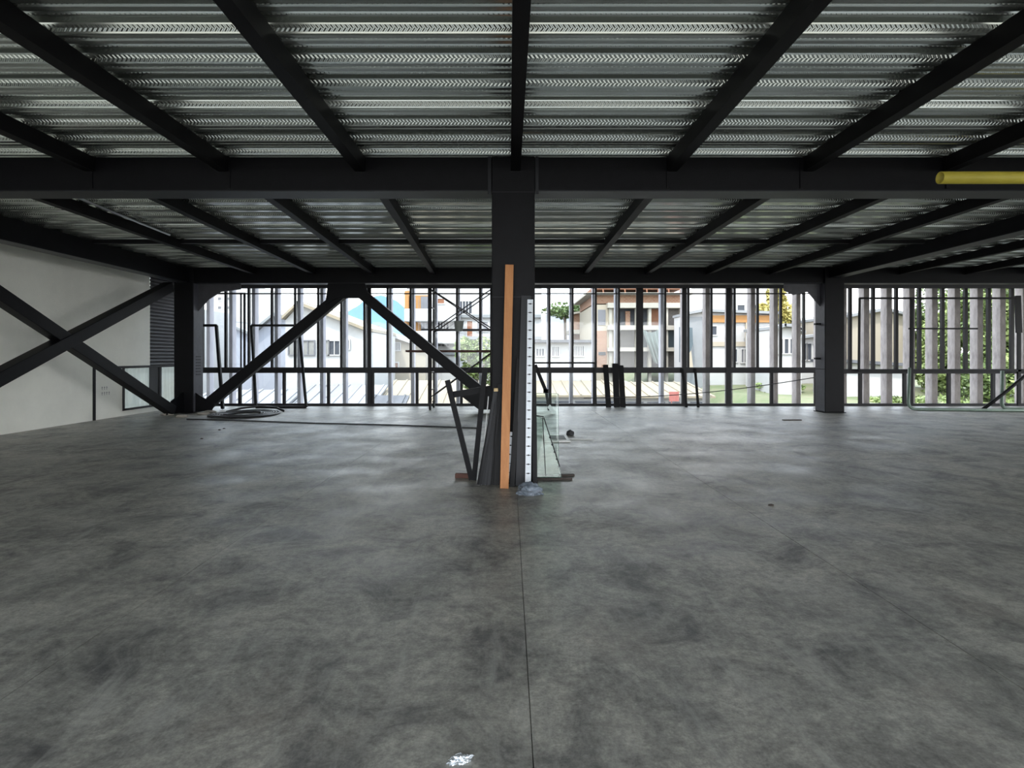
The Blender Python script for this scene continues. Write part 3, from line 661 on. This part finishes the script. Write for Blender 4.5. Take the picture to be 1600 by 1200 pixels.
def bld(name, label, px0, px1, pyt, Y, dep, m, wins=(), slopes=None, roof=None, extra=None):
    """box building: front at distance Y between pixel columns, flat or sloped top"""
    x0, x1 = (px0-CX)*Y/F, (px1-CX)*Y/F
    t = thing(name, label, 'building', ((x0+x1)/2, Y, BZ))
    top = slopes or [(px0, pyt), (px1, pyt)]
    poly = [(x0, Y, BZ)] + [tuple(P(a, b, Y)) for a, b in top] + [(x1, Y, BZ)]
    MB().prism(poly, (0, dep, 0)).build('wall', m, t)
    if roof:   # overhanging roof strip following the top edge
        for (a, b), (c, d) in zip(top, top[1:]):
            p, q = P(a, b, Y), P(c, d, Y); th = .18
            MB().prism([p+Vector((-.05, -.4, .02)), q+Vector((.05, -.4, .02)), q+Vector((.05, -.4, th)), p+Vector((-.05, -.4, th))], (0, dep+.6, 0)).build('roof', roof, t)
    for wdw in wins:
        a, b, c, d = wdw[:4]; pm = wdw[4] if len(wdw) > 4 else 'ext_glass'; nb = wdw[5] if len(wdw) > 5 else 0
        p, q = P(a, b, Y), P(c, d, Y); s_ = .055*Y/30
        wf = MB()
        for u in ((p.x, q.x, q.z-s_, q.z), (p.x, q.x, p.z, p.z+s_), (p.x-s_, p.x, q.z-s_, p.z+s_), (q.x, q.x+s_, q.z-s_, p.z+s_)): wf.box(u[0], u[1], Y-.09, Y-.002, u[2], u[3])
        for k in range(nb): xx = p.x+(q.x-p.x)*(k+1)/(nb+1); wf.box(xx-s_*.4, xx+s_*.4, Y-.08, Y-.002, q.z, p.z)
        fo = wf.build('window', 'plasterwhite' if pm != 'curtain' else 'metalgrey', t)
        MB().box(p.x, q.x, Y-.03, Y-.004, q.z, p.z).build('pane', pm, fo)
    return t
# left side
bld('white_house', 'white house seen through the low side window, left of the left column', 60, 296, 480, 28, 4.5, 'plasterwhite', [(180, 520, 200, 560), (220, 520, 240, 560)])
bld('tower_block', 'pale distant tower block behind the glazing at the far left', 322, 374, 440, 95, 15, 'plasterwhite', [(341+14*i, 465+14*j, 346+14*i, 469+14*j, 'metalgrey') for i in range(2) for j in range(3)])
bld('gabled_house', 'pale blue gabled house behind the leaning frame at the left', 318, 400, 520, 38, 10, 'plasterblue', (), [(318, 518), (348, 504), (400, 527)], 'plastergrey')
bld('gabled_house', 'pale lavender gabled house wall beside the white house with three windows', 398, 452, 520, 33, 10, 'plasterblue', (), [(398, 522), (430, 494), (452, 500)], 'plastergrey')
bld('white_house', 'white sloping-roofed house with a row of small windows, left of the chevron', 446, 570, 500, 30, 8, 'plasterwhite', [(452, 533, 468, 554, 'curtain', 1), (472, 533, 491, 554, 'curtain', 1), (505, 533, 514, 554, 'curtain', 0), (515, 533, 531, 554, 'ext_glass', 1), (541, 532, 546, 545, 'metalgrey')],
    [(446, 500), (468, 476), (570, 517)], 'tile')
bld('cream_house', 'cream gabled house with a barred window, behind the chevron apex', 574, 665, 530, 38.5, 5.5, 'plastercream', [(610, 536, 625, 547, 'metalgrey', 4), (580, 535, 588, 568, 'metalgrey', 1), (611, 567, 622, 574, 'terracotta', 1), (592, 565, 600, 575, 'metalgrey', 2)],
    [(574, 548), (600, 522), (665, 545)], 'plasterwhite')
bld('white_annex', 'small white roofed annex between the white house and the cream house', 540, 590, 512, 50, 8, 'plasterwhite', (), [(540, 500), (560, 505), (590, 522)], 'terracotta')
# apartment block with balconies
t = bld('apartment_block', 'white apartment block with orange balcony walls beside the scaffold tower', 636, 846, 436, 46, 14, 'plasterwhite', [(718, 471, 737, 490, 'ext_glass', 3), (684, 503, 701, 521, 'ext_glass', 3), (730, 502, 738, 528, 'terracotta', 0), (746, 503, 762, 517, 'metalgrey', 1),
    (684, 533, 701, 541, 'metalgrey', 2), (744, 536, 760, 548, 'metalgrey', 1), (684, 467, 694, 474, 'terracotta', 0)])
for (ya_, yb_) in ((462, 484), (498, 518)):
    p, q = P(641, ya_, 45.8), P(672, yb_, 45.8)
    MB().box(p.x, q.x, 45.5, 46.02, q.z, p.z).build('balcony_recess', 'orange', t)
    MB().box(p.x+.9, q.x, 45.40, 45.52, q.z, p.z-.1).build('balcony_door', 'metalgrey', t)
    for k in range(6): MB().box(p.x+.3+k*.25, p.x+.33+k*.25, 44.9, 44.93, q.z, q.z+.75).build('baluster', 'metalgrey', t)
    MB().box(p.x-.3, q.x+2.4, 44.7, 46.0, q.z-1.0, q.z).build('balcony_slab', 'plasterwhite', t, bevel=.1)
MB().box(P(633, 0, 45.9).x, P(640, 0, 45.9).x, 45.6, 46.2, BZ, P(0, 455, 46).z).build('corner_strip', 'orange', t)
for yy in (494, 528, 552): 
    p = P(676, yy, 45.8); MB().box(p.x, P(846, 0, 45.8).x, 45.7, 46.02, p.z-.12, p.z+.12).build('string_course', 'plastergrey', t)
# right of the central column
bld('white_building', 'tall pale windowless building above the white house with barred windows', 852, 900, 470, 70, 10, 'plasterblue', (), [(852, 492), (900, 488)])
bld('white_house', 'low white house with barred windows just right of the central column', 800, 930, 536, 34, 9, 'plasterwhite', [(863, 542, 873, 556, 'metalgrey', 3), (892, 541, 912, 556, 'metalgrey', 7), (838, 545, 850, 556, 'metalgrey', 2)], [(800, 536), (930, 536)], 'roofdark')
t = bld('brick_house', 'small brick upper storey jutting out left of the unfinished building', 894, 930, 486, 49, 2.4, 'brick', [(912, 488, 925, 500, 'curtain', 0)], [(894, 492), (930, 486)], 'slab')
p = P(890, 522, 48.6); MB().box(p.x, P(926, 0, 48.6).x, 48.1, 51, p.z, p.z+.35).build('balcony_slab', 'slab', t)
# building under construction
t = thing('unfinished_building', 'unfinished concrete-frame and brick building, several floors high, right of centre', 'building', (8, 40, BZ))
Yc = 40; xl, xm, xr = P(928, 0, Yc).x, P(957, 0, Yc).x, P(1066, 0, Yc).x
def zz_(py, Y=Yc): return P(0, py, Y).z
MB().box(xl, xm+.3, Yc, Yc+8, BZ, zz_(476)).build('left_wall', 'plastercream', t)
MB().box(P(934, 0, Yc).x, P(946, 0, Yc).x, Yc-.05, Yc-.001, zz_(508), zz_(484)).build('window_opening', 'metalgrey', t)
MB().box(P(932, 0, Yc).x, P(948, 0, Yc).x, Yc-.04, Yc-.001, zz_(577), zz_(517)).build('brick_panel', 'brick', t)
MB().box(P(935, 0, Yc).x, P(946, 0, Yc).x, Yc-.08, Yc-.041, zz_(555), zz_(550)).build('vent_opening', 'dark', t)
for yt_, yb2 in ((474, 482), (509, 516), (543, 549), (576, 582)):
    MB().box(P(948, 0, Yc).x, xr, Yc-.5, Yc+8, zz_(yb2), zz_(yt_)).build('floor_slab', 'slab', t)
for px in (953, 994, 1014, 1040, 1063):
    MB().box(P(px-2.2, 0, Yc).x, P(px+2.2, 0, Yc).x, Yc-.3, Yc+.1, BZ, zz_(474)).build('concrete_post', 'slab', t)
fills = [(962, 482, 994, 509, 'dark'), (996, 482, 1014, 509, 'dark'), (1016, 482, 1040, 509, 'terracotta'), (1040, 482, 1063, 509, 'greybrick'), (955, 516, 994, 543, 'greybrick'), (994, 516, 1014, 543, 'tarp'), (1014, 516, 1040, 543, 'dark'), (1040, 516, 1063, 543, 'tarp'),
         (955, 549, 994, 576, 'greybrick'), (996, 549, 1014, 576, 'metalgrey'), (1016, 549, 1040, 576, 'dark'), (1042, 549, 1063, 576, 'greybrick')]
for a, b, c, d, m in fills:
    MB().box(P(a, 0, Yc).x, P(c, 0, Yc).x, Yc+.3, Yc+.5, zz_(d), zz_(b)).build('infill_or_shade_panel', m, t)  # the dark sheets paint the shade of open rooms, the rest is infill
MB().box(P(978, 0, Yc).x, P(985, 0, Yc).x, Yc+.1, Yc+.29, zz_(509), zz_(486)).build('brick_pier', 'brick', t)
MB().box(xl, xr, Yc+.2, Yc+8, zz_(474), zz_(461)).build('brick_parapet', 'brick', t)
MB().box(P(915, 0, Yc).x, xr+.6, Yc-.4, Yc+8, zz_(461), zz_(458)).build('top_slab', 'slab', t)
for k in range(9):
    x_ = P(925+k*17, 0, Yc).x; MB().tube([(x_, Yc-.2, zz_(458)), (x_+.1*(-1)**k, Yc-.2, zz_(440))], .05, 6).build('prop', 'terracotta', t)
MB().box(xl, xr, Yc, Yc+7, zz_(452), zz_(447)).build('formwork', 'terracotta', t)
# hanging net: pleated cloth
nv = []; npl = 24
for j in range(9):
    for i in range(npl+1):
        s = i/npl; v = j/8; a = P(1003, 514, Yc-.9).lerp(P(1034, 511, Yc-.9), s); b = P(1022, 566, Yc-.9).lerp(P(1040, 575, Yc-.9), s)
        p = a.lerp(b, v); nv.append((p.x, p.y + .18*math.sin(s*26)*(.4+v), p.z - .3*math.sin(PI*s)*(1-v)))
o = MB().add(nv, [(j*(npl+1)+i, j*(npl+1)+i+1, (j+1)*(npl+1)+i+1, (j+1)*(npl+1)+i) for j in range(8) for i in range(npl)]).build('hanging_net', 'tarpg', t, smooth=True)
# grey/white house with terracotta band
t = bld('white_house', 'white two-storey house with an orange brick band under its roof', 1072, 1216, 490, 36, 2.6, 'plasterwhite', [(1107, 510, 1119, 523), (1190, 511, 1203, 525), (1143, 546, 1151, 565), (1158, 546, 1166, 566, 'metalgrey', 1)], [(1072, 493), (1095, 488), (1216, 492)], 'plastergrey')
MB().box(P(1072, 0, 36).x, P(1098, 0, 36).x, 35.9, 36, BZ, P(0, 495, 36).z).build('grey_bay', 'plastergrey', t)
MB().box(P(1108, 0, 36).x, P(1213, 0, 36).x, 35.85, 35.99, P(0, 504, 36).z, P(0, 493, 36).z).build('brick_band', 'orange', t)
MB().box(P(1108, 0, 36).x, P(1213, 0, 36).x, 35.9, 35.99, P(0, 541, 36).z, P(0, 534, 36).z).build('brick_band', 'plastercream', t)
for a in (1148, 1166): MB().box(P(a-2, 0, 36).x, P(a, 0, 36).x, 35.86, 35.99, P(0, 534, 36).z, P(0, 504, 36).z).build('brick_pilaster', 'plastercream', t)
tp = [P(1062, 511, 35.2), P(1082, 512, 35.2), P(1083, 538, 35.2), P(1077, 553, 35.2), P(1070, 566, 35.2), P(1062, 566, 35.2)]
MB().prism(tp, (0, .12, 0)).build('hanging_tarp', 'tarp', t)
MB().prism([P(1070, 566, 35.1), P(1080, 548, 35.1), P(1083, 574, 35.1), P(1070, 575, 35.1)], (0, .1, 0)).build('leaning_board', 'plastercream', t)
bld('white_building', 'taller white building behind the house with the orange brick band', 1110, 1226, 440, 60, 12, 'plasterwhite', [(1152, 477, 1163, 488), (1178, 477, 1186, 489), (1197, 477, 1206, 489)])
bld('arched_house', 'small white house with an arched roof and a gridded window beside the right column', 1212, 1252, 520, 31.5, 4, 'plasterwhite', [(1217, 530, 1222, 552), (1225, 530, 1231, 552), (1234, 530, 1238, 552)], [(1212, 515), (1222, 511), (1236, 512), (1246, 517), (1252, 522)], 'plastergrey')
bld('green_house', 'pale green-walled house with a tall window directly left of the right column', 1248, 1276, 528, 37, 7, 'plasterwhite', [(1253, 537, 1259, 562, 'ext_glass', 1), (1261, 537, 1267, 562, 'ext_glass', 0)], [(1248, 530), (1276, 526)], 'plastergrey')
bld('cream_shed', 'big cream shed wall with a sloping roof just right of the right column', 1322, 1412, 490, 34, 10, 'plastercream', (), [(1322, 497), (1378, 486), (1412, 494)], 'plastergrey')
bld('low_lean_to', 'low grey-roofed lean-to before the big cream shed', 1318, 1412, 570, 30, 3, 'plasterwhite', (), [(1318, 567), (1412, 573)], 'roofdark')
# low roofs in front
def lowroof(name, label, px0, px1, Y0, z0, Y1, z1, m, wallm='plasterwhite', wins=0):
    x0, x1 = (px0-CX)*Y0/F, (px1-CX)*Y0/F; t = thing(name, label, 'building', ((x0+x1)/2, Y0, BZ))
    MB().box(x0, x1, Y0+.25, Y1, BZ, z0-.12).build('wall', wallm, t)
    r = MB().prism([(x0-.2, Y0, z0-.1), (x0-.2, Y1, z1-.1), (x0-.2, Y1, z1), (x0-.2, Y0, z0)], (x1-x0+.4, 0, 0)).build('roof', m, t)
    n_ = int((x1-x0)/.55); rb = MB()
    for k in range(n_+1):
        xx = x0 + (x1-x0)*k/max(1, n_); rb.prism([(xx-.04, Y0, z0), (xx-.04, Y1, z1), (xx-.04, Y1, z1+.05), (xx-.04, Y0, z0+.05)], (.08, 0, 0))
    o = rb.build('roof_ribs', m, r); o['kind'] = 'stuff'
    for k in range(wins):
        xx = x0 + (x1-x0)*(k+.5)/wins; wf = MB().box(xx-.45, xx+.45, Y0+.18, Y0+.248, z0-1.1, z0-.3).build('window', 'metalgrey', t)
        MB().box(xx-.4, xx+.4, Y0+.16, Y0+.179, z0-1.05, z0-.35).build('pane', 'ext_glass', wf)
    return t
lowroof('low_house', 'low house with a cream ribbed roof, right of the central column below the rail', 800, 962, 29, -.45, 33.5, .10, 'tile', wins=5)
lowroof('low_house', 'low house with a cream ribbed roof behind the faded red sign', 976, 1112, 29, -.50, 33.5, .02, 'tile', wins=4)
lowroof('low_house', 'low pale-roofed house below the rail at the far left', 262, 416, 24, -1.1, 27.8, -.1, 'rooflight')
lowroof('low_house', 'low pale-roofed house below the rail, left of the chevron apex', 440, 566, 25, -1.0, 29.4, .05, 'rooflight')
lowroof('low_house', 'low cream-roofed house below the rail under the chevron', 590, 790, 27, -.75, 31.5, .2, 'tile')
t = lowroof('low_shed', 'dark grey sloping shed roof low behind the glazing below the chevron', 560, 612, 23, -1.15, 26, -.25, 'roofdark')
tag(MB().box(P(1046, 0, 28).x, P(1061, 0, 28).x, 28, 28.06, P(0, 627, 28).z, P(0, 612, 28).z).box(P(1049, 0, 28).x, P(1050, 0, 28).x, 28.0, 28.06, BZ, P(0, 627, 28).z).build('sign_board', 'red'), 'faded red sign board on a post before the low cream-roofed houses', 'sign')
# mountain
vs = []; n = 60
for i in range(n+1):
    px = 380 + 330*i/n; h = 98*math.exp(-((px-600)/75)**2) + 40*math.exp(-((px-470)/90)**2) + 3*noise.noise(Vector((px*.06, 0, 0)))
    vs += [tuple(P(px, HY, 700))[:2] + (BZ,), tuple(P(px, HY, 760))[:2] + (1.5 + h*700/F,), tuple(P(px, HY, 900))[:2] + (BZ,)]
mt = MB().add(vs, [(3*i+j, 3*i+3+j, 3*i+4+j, 3*i+1+j) for i in range(n) for j in (0, 1)]).build('mountain', 'mountain', smooth=True)
tag(mt, 'distant blue mountain ridge seen beside the chevron apex', 'mountain')
# vegetation
def tree(c, rad, zc, h, nleaf, m, label, name='leafy_tree', seed=0, ls=.16, trunk=True, base=None):
    rnd = random.Random(seed); t = thing(name, label, 'tree', (c[0], c[1], base if base is not None else BZ))
    vs, fs = [], []; blobs = [(Vector((c[0]+rnd.uniform(-.6, .6)*rad, c[1]+rnd.uniform(-.6, .6)*rad*.7, zc+rnd.uniform(-.75, .75)*h)), rnd.uniform(.28, .5)) for _ in range(16)]
    for k in range(nleaf):
        bc, br = rnd.choice(blobs); d = Vector((rnd.gauss(0, 1), rnd.gauss(0, 1), rnd.gauss(0, 1))).normalized()*rnd.uniform(.6, 1)**.5
        p = bc + Vector((d.x*rad*br, d.y*rad*br, d.z*h*br)); a = Vector((rnd.gauss(0, 1), rnd.gauss(0, 1), rnd.gauss(0, .6))).normalized(); b = a.cross(Vector((rnd.gauss(0, 1), rnd.gauss(0, 1), rnd.gauss(0, 1)))).normalized()
        l = ls*rnd.uniform(.6, 1.4); o = len(vs); vs += [p-a*l, p+b*l*.45, p+a*l, p-b*l*.45]; fs.append((o, o+1, o+2, o+3))
    o = MB().add(vs, fs).build('foliage', m, t); o['kind'] = 'stuff'
    if trunk:
        z0 = base if base is not None else BZ
        MB().tube([(c[0], c[1], z0), (c[0]+.1, c[1], z0+(zc-z0)*.5), (c[0]-.1, c[1], zc)], .14, 8).build('trunk', 'bark', t, smooth=True)
        for q in range(4): MB().tube([(c[0], c[1], zc-h*.6), tuple(blobs[q][0])], .05, 6).build('branch', 'bark', t, smooth=True)
    return t
tree((P(745, 0, 27).x, 27), 1.15, P(0, 566, 27).z, 1.2, 3500, 'leafbright', 'bright green tree beyond the glazing, low behind the scaffold tower', seed=1, ls=.10)
tree((P(884, 0, 55).x, 55), 3, P(0, 486, 55).z, 1.0, 1500, 'leaf', 'small distant green tree over the white house right of the central column', seed=2, ls=.2)
tree((P(1236, 0, 35).x, 38.5), 1.0, P(0, 500, 38).z, .95, 1600, 'leafyellow', 'yellowish palm crown behind the arched house, left crown', 'palm', seed=3, ls=.25)
tree((P(1262, 0, 35).x, 38.5), .9, P(0, 500, 38).z, 1.1, 1600, 'leafyellow', 'yellowish palm crown directly left of the right column', 'palm', seed=4, ls=.25)
tree((P(1198, 0, 50).x, 48), .8, P(0, 464, 48).z, 1.0, 900, 'leafyellow', 'thin yellow-green palm top high over the white building', 'palm', seed=5, ls=.3)
tl = ['leafy green tree, leftmost in the group of trees at the right', 'tall leafy tree behind the fins, second from the left in the right-hand trees', 'dense green tree in the middle of the right-hand trees', 'dense green tree near the right edge, behind the thick fins', 'dark green tree at the right edge of the view', 'tree beyond the right edge of the glazing']
for i, (px, Y, rad, py, h) in enumerate(((1450, 34, 1.7, 555, 2.2), (1482, 33, 2.2, 530, 3.0), (1520, 31, 2.4, 520, 3.6), (1562, 29, 2.3, 520, 3.6), (1605, 28, 2.4, 515, 3.6), (1680, 28, 2.8, 515, 3.6))):
    tree((P(px, 0, Y).x, Y), rad, P(0, py, Y).z, h, 5500, 'leaf' if i % 2 else 'leafbright', tl[i], seed=10+i, ls=.15, base=-1.6)
bl = ['low green bush at the foot of the right-hand trees, left one', 'low green bush at the foot of the right-hand trees, middle one', 'low green bush at the foot of the right-hand trees, right one', 'low bush on the grass bank left of the right column', 'low bush on the grass bank just right of the right column']
for i, (px, Y, rad) in enumerate(((1440, 27, 1.3), (1500, 26, 1.4), (1560, 25, 1.3), (1225, 33, 1.5), (1375, 28, 1.4))):
    tree((P(px, 0, Y).x, Y), rad, -1.0 + (.6 if i == 3 else 0), .55, 1800, 'leafbright', bl[i], 'bush', seed=30+i, ls=.11, trunk=False, base=-1.6)
